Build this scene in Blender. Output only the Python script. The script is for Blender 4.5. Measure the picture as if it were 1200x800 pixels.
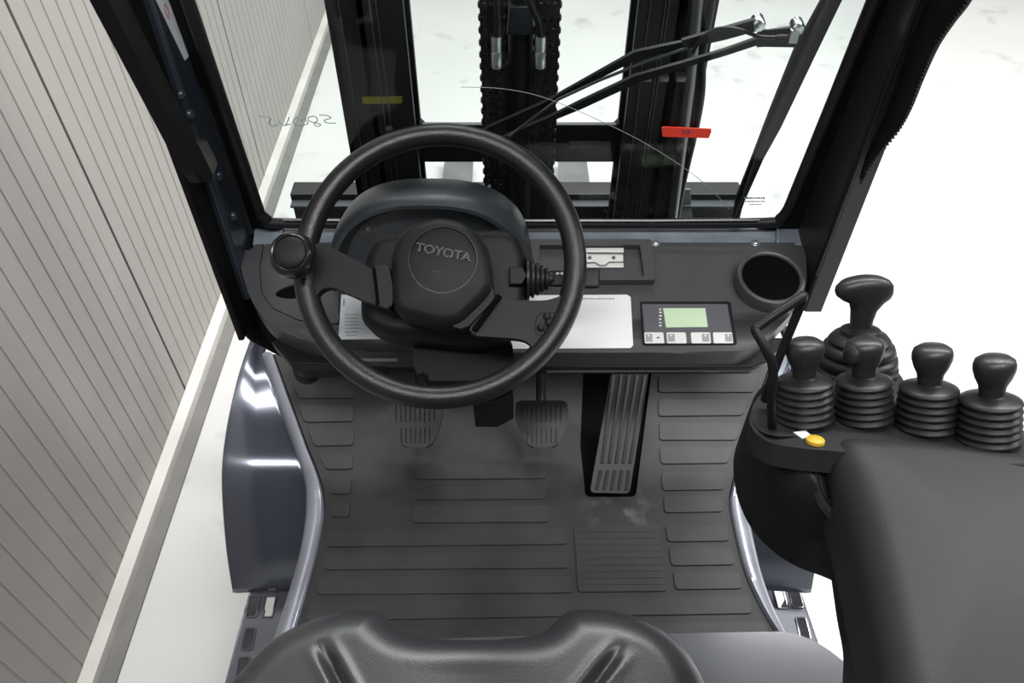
import bpy, bmesh, math, random
import numpy as np
from mathutils import Vector, Matrix
random.seed(7)
for o in list(bpy.data.objects): bpy.data.objects.remove(o)
SC = bpy.context.scene
COL = SC.collection

# ------------------------------------------------------------------ camera, world, lights, exposure
F_PX, PITCH, CAM_H = 930.0, math.radians(46.5), 1.9
CF = Vector((0, math.cos(PITCH), -math.sin(PITCH))); CU = Vector((0, math.sin(PITCH), math.cos(PITCH))); CX = Vector((1, 0, 0))
CO = Vector((0, 0, CAM_H))
cam_d = bpy.data.cameras.new('camera'); cam_d.sensor_width = 36; cam_d.lens = F_PX / 1200 * 36; cam_d.clip_start = 0.02
cam = bpy.data.objects.new('camera', cam_d); COL.objects.link(cam)
cam.location = CO; cam.rotation_euler = (math.pi / 2 - PITCH, 0, 0)
SC.camera = cam
w = bpy.data.worlds.new('world'); SC.world = w; w.use_nodes = True
w.node_tree.nodes['Background'].inputs[0].default_value = (0.93, 0.96, 1.0, 1)
w.node_tree.nodes['Background'].inputs[1].default_value = 0.10
def area(name, loc, size, power, target=(0, 0.9, 0.8), col=(1, 0.98, 0.96)):
    l = bpy.data.lights.new(name, 'AREA'); l.shape = 'RECTANGLE'; l.size, l.size_y = size; l.energy = power; l.color = col
    o = bpy.data.objects.new(name, l); COL.objects.link(o); o.location = loc
    o.rotation_euler = (Vector(target) - Vector(loc)).to_track_quat('-Z', 'Y').to_euler(); return o
area('hall_lamp', (2.6, 1.9, 3.8), (0.4, 4.0), 140, (1.2, 2.4, 0))
area('hall_lamp', (0.5, -0.7, 4.2), (3.4, 0.35), 95, (0.2, 0.7, 0.8))
area('hall_lamp', (0.4, 2.7, 4.3), (3.4, 0.35), 150, (0.2, 0.9, 0.8))
area('hall_lamp', (-0.1, 4.6, 4.6), (3.4, 0.4), 90, (0, 2.6, 0))
SC.view_settings.view_transform = 'Standard'; SC.view_settings.look = 'None'
SC.view_settings.exposure = 0.3; SC.view_settings.gamma = 1

# ------------------------------------------------------------------ placing helpers
def ray(px, py): return CF + CX * ((px - 600) / F_PX) + CU * ((400 - py) / F_PX)
def on(px, py, pl):
    P, n = pl; r = ray(px, py); return CO + r * ((P - CO).dot(n) / r.dot(n))
def pl(P, n): return (Vector(P), Vector(n).normalized())
def off(p, h): return (p[0] + p[1] * h, p[1])
def pz(px, py, z): return on(px, py, pl((0, 0, z), (0, 0, 1)))
def pyy(px, py, y): return on(px, py, pl((0, y, 0), (0, -1, 0)))
def pxx(px, py, x): return on(px, py, pl((x, 0, 0), (1, 0, 0)))
def ons(pts, p): return [on(a, b, p) for a, b in pts]

# ------------------------------------------------------------------ materials
MATS = {}
def mat(name, col, rough=0.5, metal=0.0, bump=0.0, bscale=300, var=0.0, vscale=6, col2=None, coat=0, kind='noise', spec=0.5, bdist=0.001):
    m = bpy.data.materials.new(name); m.use_nodes = True; nt = m.node_tree; b = nt.nodes['Principled BSDF']
    b.inputs['Base Color'].default_value = (*col, 1); b.inputs['Roughness'].default_value = rough; b.inputs['Metallic'].default_value = metal
    b.inputs['Specular IOR Level'].default_value = spec; b.inputs['Coat Weight'].default_value = coat
    b.inputs['Coat Roughness'].default_value = 0.12
    tc = nt.nodes.new('ShaderNodeTexCoord')
    if bump:
        if kind == 'noise':
            t = nt.nodes.new('ShaderNodeTexNoise'); t.inputs['Scale'].default_value = bscale; t.inputs['Detail'].default_value = 2; out = t.outputs[0]
        else:
            t = nt.nodes.new('ShaderNodeTexVoronoi'); t.feature = 'DISTANCE_TO_EDGE'; t.inputs['Scale'].default_value = bscale; out = t.outputs[0]
        nt.links.new(tc.outputs['Object'], t.inputs['Vector'])
        bp = nt.nodes.new('ShaderNodeBump'); bp.inputs['Strength'].default_value = bump; bp.inputs['Distance'].default_value = bdist
        nt.links.new(out, bp.inputs['Height']); nt.links.new(bp.outputs[0], b.inputs['Normal'])
    if var:
        t = nt.nodes.new('ShaderNodeTexNoise'); t.inputs['Scale'].default_value = vscale; t.inputs['Detail'].default_value = 5
        r = nt.nodes.new('ShaderNodeValToRGB'); r.color_ramp.elements[0].position = 0.35; r.color_ramp.elements[1].position = 0.72
        c2 = col2 or tuple(c * (1 + var) for c in col)
        r.color_ramp.elements[0].color = (*col, 1); r.color_ramp.elements[1].color = (*c2, 1)
        nt.links.new(tc.outputs['Object'], t.inputs['Vector']); nt.links.new(t.outputs[0], r.inputs[0]); nt.links.new(r.outputs[0], b.inputs['Base Color'])
    MATS[name] = m; return m
mat('dash_plastic', (.056, .058, .062), .4, spec=.4, bump=.25, bscale=900, bdist=.0006, var=.25, vscale=5)
mat('cowl_plastic', (.042, .049, .057), .33, bump=.25, bscale=900, bdist=.0006)
mat('black_plastic', (.009, .009, .010), .42, spec=.25, bump=.2, bscale=800, bdist=.0005)
mat('wheel_rubber', (.012, .0122, .0135), .29, bump=.5, bscale=700, bdist=.0008)
mat('hub_plastic', (.012, .012, .0135), .45, spec=.22, bump=.4, bscale=1100, bdist=.0006)
mat('knob_gloss', (.012, .012, .014), .22)
mat('rubber', (.014, .014, .0155), .42, spec=.4, bump=.1, bscale=500)
mat('mat_rubber', (.032, .033, .0355), .6, spec=.25, bump=.3, bscale=600, bdist=.0005, var=.55, vscale=4, col2=(.066, .067, .069))
mat('pad_rubber', (.036, .037, .040), .55, spec=.25, bump=.3, bscale=600, bdist=.0005, var=.5, vscale=4, col2=(.074, .075, .077))
mat('vinyl', (.028, .0295, .033), .34, bump=.22, bscale=330, kind='voronoi', bdist=.0007)
mat('console_plastic', (.019, .0195, .0215), .5, spec=.25, bump=.3, bscale=1000, bdist=.0006, var=.5, vscale=5)
mat('slate_paint', (.085, .095, .125), .16, metal=.55, coat=.8)
mat('trim_paint', (.30, .32, .375), .28, metal=.4, coat=.4, bump=.15, bscale=25, bdist=.004, var=.35, vscale=12)
mat('hood_paint', (.10, .105, .12), .16, metal=.2, coat=.3, bump=.02, bscale=12, bdist=.004)
mat('step_paint', (.075, .082, .10), .45, metal=.2)
mat('pillar_steel', (.028, .036, .048), .3, coat=.3)
mat('sill_steel', (.15, .175, .205), .4, var=.6, vscale=18)
mat('mast_steel', (.006, .006, .0065), .55)
mat('mast_edge', (.12, .12, .12), .4, metal=.5)
mat('tube_grey', (.17, .17, .17), .3, metal=.7)
mat('chain_steel', (.035, .033, .03), .35, metal=.5)
mat('pin_steel', (.22, .20, .18), .35, metal=.8)
mat('chrome', (.75, .76, .78), .16, metal=1)
mat('clip_steel', (.82, .82, .80), .4, metal=.25)
mat('zinc', (.55, .57, .6), .35, metal=.9, var=.3, vscale=60)
mat('fork_paint', (.13, .135, .14), .5, var=.4, vscale=9)
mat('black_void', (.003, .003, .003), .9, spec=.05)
mat('soft_door', (.005, .005, .0055), .6, spec=.2, bump=.3, bscale=60, bdist=.002)
mat('pillar_black', (.022, .022, .023), .4, spec=.5)
mat('column_shade', (.006, .006, .0065), .5, spec=.12)  # darker black: shade below the wheel put into the column's colour
mat('zip', (.02, .02, .02), .4)
mat('paper', (.92, .93, .94), .35)
mat('label_paper', (.72, .78, .84), .35, var=.15, vscale=60)
mat('print', (.33, .35, .38), .6)
mat('print_dark', (.06, .07, .08), .6)
mat('print_red', (.5, .1, .08), .6)
mat('print_white', (.75, .75, .75), .6)
mat('print_sand', (.45, .38, .2), .6)
mat('red_tape', (.85, .045, .02), .4)
mat('yellow', (.55, .36, .03), .45)
mat('dark_yellow', (.28, .25, .01), .5)
mat('lcd', (.60, .76, .54), .25)
mat('display_face', (.11, .11, .125), .25)
mat('button_white', (.78, .78, .78), .35)
mat('beige', (.22, .18, .12), .5)
mat('glass_mark', (.33, .36, .36), .5)
mat('glass_ink', (.30, .36, .37), .5)
mat('wall_paint', (.33, .316, .30), .42, var=.06, vscale=1.5)
mat('seam', (.02, .018, .015), .8)
mat('curb_paint', (.68, .67, .64), .5, var=-.2, vscale=5)
mat('curb_face_shade', (.16, .157, .15), .6, var=.2, vscale=9)
def floor_mat_():
    m = mat('floor_paint', (.80, .80, .79), .34, bump=.08, bscale=30, bdist=.002); nt = m.node_tree; b = nt.nodes['Principled BSDF']
    tc = nt.nodes.new('ShaderNodeTexCoord')
    def ns(scale, lo, hi, c0, c1, det=4):
        t = nt.nodes.new('ShaderNodeTexNoise'); t.inputs['Scale'].default_value = scale; t.inputs['Detail'].default_value = det
        r = nt.nodes.new('ShaderNodeValToRGB'); r.color_ramp.elements[0].position = lo; r.color_ramp.elements[1].position = hi
        r.color_ramp.elements[0].color = (*c0, 1); r.color_ramp.elements[1].color = (*c1, 1)
        nt.links.new(tc.outputs['Object'], t.inputs['Vector']); nt.links.new(t.outputs[0], r.inputs[0]); return r
    a = ns(1.1, .3, .75, (.66, .665, .66), (.57, .58, .575)); s = ns(7, .60, .78, (1, 1, 1), (.68, .68, .69), 3)
    mx = nt.nodes.new('ShaderNodeMix'); mx.data_type = 'RGBA'; mx.blend_type = 'MULTIPLY'; mx.inputs[0].default_value = 1
    nt.links.new(a.outputs[0], mx.inputs[6]); nt.links.new(s.outputs[0], mx.inputs[7]); nt.links.new(mx.outputs[2], b.inputs['Base Color'])
floor_mat_()
def dust(name, centre, radius, col):
    nt = MATS[name].node_tree; b = nt.nodes['Principled BSDF']; tc = nt.nodes.new('ShaderNodeTexCoord')
    d = nt.nodes.new('ShaderNodeVectorMath'); d.operation = 'DISTANCE'; d.inputs[1].default_value = centre
    mr = nt.nodes.new('ShaderNodeMapRange'); mr.inputs[1].default_value = radius; mr.inputs[2].default_value = radius * .2; mr.inputs[3].default_value = 0; mr.inputs[4].default_value = 1
    ns = nt.nodes.new('ShaderNodeTexNoise'); ns.inputs['Scale'].default_value = 26; ns.inputs['Detail'].default_value = 5
    r = nt.nodes.new('ShaderNodeValToRGB'); r.color_ramp.elements[0].position = .48; r.color_ramp.elements[1].position = .68
    mu = nt.nodes.new('ShaderNodeMath'); mu.operation = 'MULTIPLY'; mx = nt.nodes.new('ShaderNodeMix'); mx.data_type = 'RGBA'; mx.inputs[7].default_value = (*col, 1)
    old = b.inputs['Base Color'].links[0].from_socket
    for a, c in ((tc.outputs['Object'], d.inputs[0]), (d.outputs['Value'], mr.inputs[0]), (tc.outputs['Object'], ns.inputs['Vector']), (ns.outputs[0], r.inputs[0]), (r.outputs[0], mu.inputs[0]), (mr.outputs[0], mu.inputs[1]), (mu.outputs[0], mx.inputs[0]), (old, mx.inputs[6]), (mx.outputs[2], b.inputs['Base Color'])): nt.links.new(a, c)
dust('mat_rubber', tuple(pz(728, 598, .658) - Vector((.02, .85, .65))), .085, (.17, .165, .16))
def glass_mat():
    m = bpy.data.materials.new('windscreen_glass'); m.use_nodes = True; nt = m.node_tree; nt.nodes.remove(nt.nodes['Principled BSDF'])
    o = nt.nodes['Material Output']; t = nt.nodes.new('ShaderNodeBsdfTransparent'); t.inputs[0].default_value = (.93, .965, .955, 1)
    g = nt.nodes.new('ShaderNodeBsdfGlossy'); g.inputs['Roughness'].default_value = 0.01
    fr = nt.nodes.new('ShaderNodeFresnel'); fr.inputs[0].default_value = 1.25; mx = nt.nodes.new('ShaderNodeMixShader')
    nt.links.new(fr.outputs[0], mx.inputs[0]); nt.links.new(t.outputs[0], mx.inputs[1]); nt.links.new(g.outputs[0], mx.inputs[2]); nt.links.new(mx.outputs[0], o.inputs[0])
    MATS['glass'] = m
glass_mat()

# ------------------------------------------------------------------ object helpers
ORG = {}
def link(o, parent, org):
    COL.objects.link(o)
    if parent is not None: o.parent = parent
    else: o.location = org
    ORG[o.name] = org
def mesh(name, V, Fc, m, parent=None, smooth=True, angle=35, label=None):
    V = [Vector(v) for v in V]
    if parent is not None: org = ORG[parent.name]
    else:
        org = Vector((sum(v.x for v in V) / len(V), sum(v.y for v in V) / len(V), min(v.z for v in V)))
    me = bpy.data.meshes.new(name); me.from_pydata([v - org for v in V], [], Fc); me.update()
    bm = bmesh.new(); bm.from_mesh(me); bmesh.ops.recalc_face_normals(bm, faces=bm.faces); bm.to_mesh(me); bm.free()
    return fin(name, me, m, parent, org, smooth, angle, label)
def fin(name, me, m, parent, org, smooth=True, angle=35, label=None):
    me.materials.clear(); me.materials.append(MATS[m])
    if smooth:
        me.polygons.foreach_set('use_smooth', [True] * len(me.polygons)); me.set_sharp_from_angle(angle=math.radians(angle))
    o = bpy.data.objects.new(name, me); link(o, parent, org)
    if label: o['label'] = label
    return o
def wnm(o):
    w_ = o.modifiers.new('wn', 'WEIGHTED_NORMAL'); w_.keep_sharp = True; w_.weight = 80
def thing(name, label, cat, loc, group=None):
    o = bpy.data.objects.new(name, None); o.empty_display_size = .05; link(o, None, Vector(loc))
    return tag(o, label, cat, group)
def tag(o, label, cat, group=None):
    o['label'] = label; o['category'] = cat
    if group: o['group'] = group
    return o
def round_poly(pts, r, n=5):
    out = []; N = len(pts)
    for i in range(N):
        a, b, c = pts[i - 1], pts[i], pts[(i + 1) % N]
        u = (a - b); v = (c - b); rr = min(r, u.length * .45, v.length * .45)
        p, q = b + u.normalized() * rr, b + v.normalized() * rr
        for k in range(n + 1):
            t = k / n; out.append(p * (1 - t) ** 2 + b * 2 * t * (1 - t) + q * t * t)
    return out
def catmull(pts, n=6, closed=False):
    P = [Vector(p) for p in pts]; N = len(P); out = []
    for i in range(N if closed else N - 1):
        g = (lambda k: P[k % N]) if closed else (lambda k: P[min(max(k, 0), N - 1)])
        p0, p1, p2, p3 = g(i - 1), g(i), g(i + 1), g(i + 2)
        for k in range(n):
            t = k / n
            out.append(.5 * ((2 * p1) + (p2 - p0) * t + (2 * p0 - 5 * p1 + 4 * p2 - p3) * t * t + (3 * p1 - p0 - 3 * p2 + p3) * t ** 3))
    if not closed: out.append(P[-1])
    return out
def slab_bm(pts, n, thick, bev=0, seg=3, both=False):
    bm = bmesh.new(); n = Vector(n).normalized()
    top = [bm.verts.new(p) for p in pts]; bot = [bm.verts.new(p - n * thick) for p in pts]; N = len(pts)
    bm.faces.new(top); bm.faces.new(bot[::-1])
    for i in range(N): bm.faces.new((top[i], bot[i], bot[(i + 1) % N], top[(i + 1) % N]))
    if bev:
        te = [e for e in bm.edges if (e.verts[0] in top and e.verts[1] in top) or (both and e.verts[0] in bot and e.verts[1] in bot)]
        bmesh.ops.bevel(bm, geom=te, offset=bev, segments=seg, profile=.5, affect='EDGES', clamp_overlap=True)
    bmesh.ops.recalc_face_normals(bm, faces=bm.faces); return bm
def from_bm(name, bm, m, parent=None, angle=35, label=None):
    if parent is not None: org = ORG[parent.name]
    else:
        vs = [v.co for v in bm.verts]; org = Vector((sum(v.x for v in vs) / len(vs), sum(v.y for v in vs) / len(vs), min(v.z for v in vs)))
    bmesh.ops.translate(bm, verts=bm.verts, vec=-org)
    me = bpy.data.meshes.new(name); bm.to_mesh(me); bm.free()
    o = fin(name, me, m, parent, org, True, angle, label)
    if len(me.polygons) < 3000: wnm(o)
    return o
def slab(name, pts, n, thick, m, parent=None, bev=0, r=0, rn=5, both=False, seg=3, label=None, angle=35):
    if r: pts = round_poly(pts, r, rn)
    return from_bm(name, slab_bm(pts, n, thick, bev, seg, both), m, parent, angle, label)
def join_bm(bms):
    out = bmesh.new()
    for b in bms:
        me = bpy.data.meshes.new('t'); b.to_mesh(me); b.free(); out.from_mesh(me); bpy.data.meshes.remove(me)
    return out
def box_bm(c, s, bev=0, M=None, seg=2):
    bm = bmesh.new(); bmesh.ops.create_cube(bm, size=1); bmesh.ops.scale(bm, verts=bm.verts, vec=Vector(s))
    if bev: bmesh.ops.bevel(bm, geom=bm.edges[:], offset=bev, segments=seg, profile=.5, affect='EDGES')
    if M is not None: bmesh.ops.transform(bm, matrix=M, verts=bm.verts)
    bmesh.ops.translate(bm, verts=bm.verts, vec=Vector(c)); return bm
def box(name, c, s, m, parent=None, bev=0, M=None, label=None): return from_bm(name, box_bm(c, s, bev, M), m, parent, 35, label)
def frame(axis, xref=(1, 0, 0)):
    z = Vector(axis).normalized(); x = Vector(xref); x = x - z * x.dot(z); x = x.normalized() if x.length > .01 else z.orthogonal().normalized(); y = z.cross(x); return x, y, z
def lathe(name, prof, c, axis, m, parent=None, seg=40, sx=1, sy=1, label=None, xref=(1, 0, 0), angle=40, bm_only=False):
    x, y, z = frame(axis, xref); c = Vector(c); V = []; Fc = []
    for r, h in prof:
        for k in range(seg):
            a = 2 * math.pi * k / seg; V.append(c + x * (math.cos(a) * r * sx) + y * (math.sin(a) * r * sy) + z * h)
    n = len(prof)
    for i in range(n - 1):
        for k in range(seg):
            a, b = i * seg + k, i * seg + (k + 1) % seg; Fc.append((a, b, b + seg, a + seg))
    Fc.append(tuple(range(seg))[::-1]); Fc.append(tuple(range((n - 1) * seg, n * seg)))
    if bm_only:
        bm = bmesh.new(); vs = [bm.verts.new(v) for v in V]
        for f in Fc: bm.faces.new([vs[i] for i in f])
        bmesh.ops.recalc_face_normals(bm, faces=bm.faces); return bm
    return mesh(name, V, Fc, m, parent, angle=angle, label=label)
def tube_geo(pts, r, seg=10, closed=False):
    P = [Vector(p) for p in pts]; N = len(P); V = []; Fc = []
    rs = r if isinstance(r, (list, tuple)) else [r] * N
    up = None
    for i in range(N):
        a = P[i - 1] if (i or closed) else P[i]; b = P[(i + 1) % N] if (i < N - 1 or closed) else P[i]
        t = (b - a).normalized()
        if up is None: up = t.orthogonal().normalized()
        up = (up - t * up.dot(t)).normalized(); s = t.cross(up)
        for k in range(seg):
            q = 2 * math.pi * k / seg; V.append(P[i] + up * (math.cos(q) * rs[i]) + s * (math.sin(q) * rs[i]))
    for i in range(N if closed else N - 1):
        for k in range(seg):
            a, b = i * seg + k, i * seg + (k + 1) % seg; c, d = ((i + 1) % N) * seg + (k + 1) % seg, ((i + 1) % N) * seg + k
            Fc.append((a, b, c, d))
    if not closed: Fc.append(tuple(range(seg))[::-1]); Fc.append(tuple(range((N - 1) * seg, N * seg)))
    return V, Fc
def tube(name, pts, r, m, parent=None, closed=False, seg=10, smooth_n=0, label=None):
    if smooth_n: pts = catmull(pts, smooth_n, closed)
    V, Fc = tube_geo(pts, r, seg, closed); return mesh(name, V, Fc, m, parent, angle=50, label=label)
def pillow(name, pts, n, thick, er, crown, m, parent, r=0, rings=14, zr=None, bow=2.0, label=None):
    """moulded body: contour with rounded rim (er) and a crowned top; pts is the widest contour, top rises er + crown above it"""
    n = Vector(n).normalized()
    if r: pts = round_poly(pts, r, 6)
    x, y, _ = frame(n); o_ = sum(pts, Vector()) / len(pts)
    A = np.array([((p - o_).dot(x), (p - o_).dot(y)) for p in pts]); hz = [(p - o_).dot(n) for p in pts]
    d = []                                                          # resample evenly
    for i in range(len(A)):
        a, b = A[i], A[(i + 1) % len(A)]; k = max(1, int(np.linalg.norm(b - a) / .006))
        for q in range(k): d.append((*(a + (b - a) * q / k), hz[i] + (hz[(i + 1) % len(A)] - hz[i]) * q / k))
    D_ = np.array(d); A = D_[:, :2]; B = np.roll(A, -1, 0); ab = B - A; L2 = (ab ** 2).sum(1) + 1e-12; N = len(A); c = A.mean(0); V = []
    S = list(np.linspace(.03, .7, rings // 2)) + list(np.linspace(.74, 1, rings))
    for s_ in S:
        for i in range(N):
            p = c + (A[i] - c) * s_; t = np.clip(((p - A) * ab).sum(1) / L2, 0, 1)
            dd = 0 if s_ == 1 else min(er, float(np.sqrt(((p - A - ab * t[:, None]) ** 2).sum(1).min())))
            h = math.sqrt(max(0, er * er - (er - dd) ** 2)) + crown * (1 - s_ ** bow)
            V.append(o_ + x * p[0] + y * p[1] + n * (h + D_[i, 2] * s_))
    for dz in (thick,):
        for i in range(N): V.append(o_ + x * A[i][0] + y * A[i][1] + n * (D_[i, 2] - dz))
    R_ = len(S) + 1; Fc = [(i * N + k, i * N + (k + 1) % N, (i + 1) * N + (k + 1) % N, (i + 1) * N + k) for i in range(R_ - 1) for k in range(N)]
    Fc += [tuple(range(N)), tuple((R_ - 1) * N + k for k in range(N))[::-1]]
    return mesh(name, V, Fc, m, parent, angle=70, label=label)
def cut(o, pts, n, up, down, r=0):
    """recess or hole: subtract the prism over the contour, then throw the cutter away"""
    if r: pts = round_poly(pts, r)
    n = Vector(n).normalized(); org = ORG[o.name]
    bm = slab_bm([p + n * up - org for p in pts], n, up + down); me = bpy.data.meshes.new('t'); bm.to_mesh(me); bm.free()
    c = bpy.data.objects.new('t', me); COL.objects.link(c)
    base = o.matrix_basis.copy(); par = o.parent; o.parent = None; o.matrix_basis = Matrix()
    o.modifiers.clear()
    md = o.modifiers.new('b', 'BOOLEAN'); md.object = c; md.operation = 'DIFFERENCE'; md.solver = 'EXACT'
    dg = bpy.context.evaluated_depsgraph_get(); dg.update()
    nm = bpy.data.meshes.new_from_object(o.evaluated_get(dg)); o.modifiers.clear(); o.data = nm
    nm.polygons.foreach_set('use_smooth', [True] * len(nm.polygons)); nm.set_sharp_from_angle(angle=math.radians(35))
    wnm(o); o.parent = par; o.matrix_basis = base; bpy.data.objects.remove(c)
def text(name, s, c, x, n, size, m, parent=None, ext=.0002, sx=1, label=None, bold=0):
    """lettering as real, slightly raised geometry; x = reading direction, n = normal"""
    cu = bpy.data.curves.new('t', 'FONT'); cu.body = s; cu.size = size; cu.extrude = ext; cu.align_x = 'CENTER'; cu.align_y = 'CENTER'; cu.offset = bold
    t = bpy.data.objects.new('t', cu); COL.objects.link(t); dg = bpy.context.evaluated_depsgraph_get(); dg.update()
    me = bpy.data.meshes.new_from_object(t.evaluated_get(dg)); bpy.data.objects.remove(t)
    n = Vector(n).normalized(); x = Vector(x); x = (x - n * x.dot(n)).normalized(); y = n.cross(x)
    org = ORG[parent.name] if parent is not None else Vector(c)
    M = Matrix((x * sx, y, n)).transposed().to_4x4(); M.translation = Vector(c) - org; me.transform(M)
    return fin(name, me, m, parent, org, False, label=label)
def dashes(name, rows, p, m, parent, h=.0004):
    """unreadably small print: rows of short raised bars, (x0, x1, y, height) in photo measure on plane p"""
    bms = []
    for x0, x1, yy, hh in rows:
        x = x0
        while x < x1:
            wd = random.uniform(1.2, 4); e = min(x + wd, x1)
            bms.append(slab_bm(ons([(x, yy), (e, yy), (e, yy + hh), (x, yy + hh)], p), p[1], h)); x = e + random.uniform(.6, 1.1)
    return from_bm(name, join_bm(bms), m, parent)

# ------------------------------------------------------------------ the hall: floor, wall, curb
def struct(o): o['kind'] = 'structure'; return o
struct(mesh('floor', [(-1.1, -3, 0), (9, -3, 0), (9, 12, 0), (-1.1, 12, 0), (-1.1, -3, -.05), (9, -3, -.05), (9, 12, -.05), (-1.1, 12, -.05)],
     [(0, 1, 2, 3), (4, 7, 6, 5), (0, 4, 5, 1), (1, 5, 6, 2), (2, 6, 7, 3), (3, 7, 4, 0)], 'floor_paint', smooth=False))
wall = struct(box('wall_left', (-1.08, 3.0, 2.0), (.04, 12, 4), 'seam'))
WX = -1.0; PITCHW = 1.124; NR = 20
prof = [(0, -.05), (0, 0)]
st = (PITCHW - .010) / NR
for k in range(NR):
    a = k * st
    if k: prof += [(a - .0045, 0), (a - .003, -.0015), (a + .001, -.0015), (a + .0025, .0008), (a + .005, 0)]
prof += [(st * NR, 0), (st * NR, -.05)]
for j in range(-3, 6):
    y0 = 1.566 + .005 + PITCHW * j; n = len(prof)
    V = [(WX + d, y0 + y, z) for z in (.03, 4.0) for y, d in prof]
    Fc = [(i, i + 1, n + i + 1, n + i) for i in range(n - 1)] + [(n - 1, 0, n, 2 * n - 1)]
    mesh('panel', V, Fc, 'wall_paint', wall, angle=15)
struct(from_bm('baseboard_left', box_bm((-.982, 3.0, .02), (.036, 12, .04), .003), 'curb_paint'))
struct(from_bm('curb_shade_strip', box_bm((-.945, 3.0, .004), (.038, 12, .008), .001), 'curb_face_shade'))  # grey strip painted for the shaded front face of the curb

# ------------------------------------------------------------------ forklift cab and chassis
fl = thing('forklift', 'slate grey forklift cab body with black pillars, fenders and slotted steps', 'forklift', (.02, .5, 0))
ZF = .65
# cab floor plate and under-dash bulkhead
Lm = [(320, 415), (340, 470), (359, 522), (374, 560), (379, 585), (378, 612), (369, 654), (350, 722), (336, 765)]
Rm = [(908, 415), (890, 465), (871, 522), (858, 571), (856, 590), (861, 620), (873, 668), (893, 712), (917, 751), (930, 775)]
Lo = [(306, 415), (324, 470), (344, 522), (356, 560), (358, 585), (356, 612), (348, 654), (328, 722), (314, 765)]
Ro = [(928, 415), (910, 465), (890, 522), (878, 560), (876, 590), (882, 620), (893, 668), (908, 712), (926, 751), (938, 775)]
Lmf = [pz(a, b, ZF) for a, b in Lm]; Rmf = [pz(a, b, ZF) for a, b in Rm]
slab('cab_floor', Lmf[::-1] + Rmf, (0, 0, 1), .04, 'black_void', fl)
box('bulkhead', (.02, 1.15, .78), (.90, .02, .36), 'black_void', fl)
def strip(name, inner, outer, m):
    a = catmull([pz(*p, ZF + .012) for p in inner], 6); b = catmull([pz(*p, ZF + .002) for p in outer], 6)
    V = []; n = len(a); prof_ = [(0, -.02), (0, 0), (.12, .006), (.5, .008), (.85, .003), (1, -.006), (1.02, -.03), (1.0, -.12)]
    for i in range(n):
        for t, h in prof_: V.append(a[i] + (b[i] - a[i]) * t + Vector((0, 0, h)))
    k = len(prof_); Fc = [(i * k + j, i * k + j + 1, (i + 1) * k + j + 1, (i + 1) * k + j) for i in range(n - 1) for j in range(k - 1)]
    Fc += [tuple(range(k))[::-1], tuple((n - 1) * k + j for j in range(k))]
    return mesh(name, V, Fc, m, fl, angle=60)
strip('sill_trim', Lm, Lo, 'trim_paint'); strip('sill_trim', Rm, Ro, 'trim_paint')
# fenders: arched sheet over each front tyre, and the tyre under it
fp = catmull([(0, 1.30, .635), (0, 1.137, .650), (0, 1.05, .648), (0, .954, .628), (0, .876, .585), (0, .80, .485), (0, .750, .385)], 6)
def edge_x(pts, y):
    q = sorted((v.y, v.x) for v in (pz(*p, ZF) for p in pts)); return float(np.interp(y, [a for a, b in q], [b for a, b in q]))
for side in (-1, 1):
    xo = -.565 if side < 0 else .605; V = []; n = len(fp); k = 6
    for i in range(n):
        t = (fp[min(i + 1, n - 1)] - fp[max(i - 1, 0)]).normalized(); nn = Vector((0, t.z, -t.y))
        if nn.z < 0: nn = -nn
        xi = edge_x(Lo if side < 0 else Ro, min(fp[i].y, 1.2)) - side * .006
        for x, d in ((xo, .008), (xo - side * .004, .017), (xo - side * .014, .018), ((xo + xi) / 2, .009), (xi + side * .01, 0), (xi, 0)):
            V.append(Vector((x, fp[i].y, fp[i].z)) + nn * d)
    Fc = [(i * k + j, i * k + j + 1, (i + 1) * k + j + 1, (i + 1) * k + j) for i in range(n - 1) for j in range(k - 1)]
    o = mesh('fender', V, Fc, 'slate_paint', fl, angle=60); sm = o.modifiers.new('s', 'SOLIDIFY'); sm.thickness = .004; sm.offset = 0
    lathe('tyre', [(.15, -.05), (.25, -.05), (.27, -.04), (.275, 0), (.27, .04), (.25, .05), (.15, .05)], (xo - side * .07, 1.13, .29), (1, 0, 0), 'rubber', fl, seg=48)
# steps with punched slots
ZS = .35; PS = pl((0, 0, ZS), (0, 0, 1))
for side, cont, slots in (('l', [(296, 686), (345, 686), (330, 800), (300, 880), (245, 880)], [(293, 698), (312, 698), (288, 736), (302, 772 - 36), (281, 770), (271, 806)]),
                          ('r', [(886, 680), (934, 680), (975, 800), (985, 860), (900, 860)], [(905, 688), (923, 687), (932, 724), (940, 760)])):
    P = ons(cont, PS); o = slab('step', P, (0, 0, 1), .006, 'step_paint', fl, bev=.001, r=.006)
    sl = [(s[0], s[1]) for s in slots if s != (302, 736)]
    for sx, sy in sl:
        lean = -.20 if side == 'l' else .26
        c4 = [(sx, sy), (sx + 12, sy), (sx + 12 + 24 * lean, sy + 25), (sx + 24 * lean, sy + 25)]
        q = ons(c4, PS); cut(o, q, (0, 0, 1), .01, .02, r=.004)
        V, Fc = tube_geo(round_poly([v + Vector((0, 0, .001)) for v in q], .004), .0022, 6, True)
        mesh('slot_lip', V, Fc, 'hood_paint', o, angle=60)
    u = P[0].copy(); vx = -.58 if side == 'l' else .62
    slab('step_side', [P[0], P[-1], P[-1] - Vector((0, 0, .12)), P[0] - Vector((0, 0, .12))] if side == 'l' else [P[1], P[2], P[3], P[3] - Vector((0, 0, .12)), P[1] - Vector((0, 0, .12))],
         (1, 0, 0), .004, 'slate_paint', fl)
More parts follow.
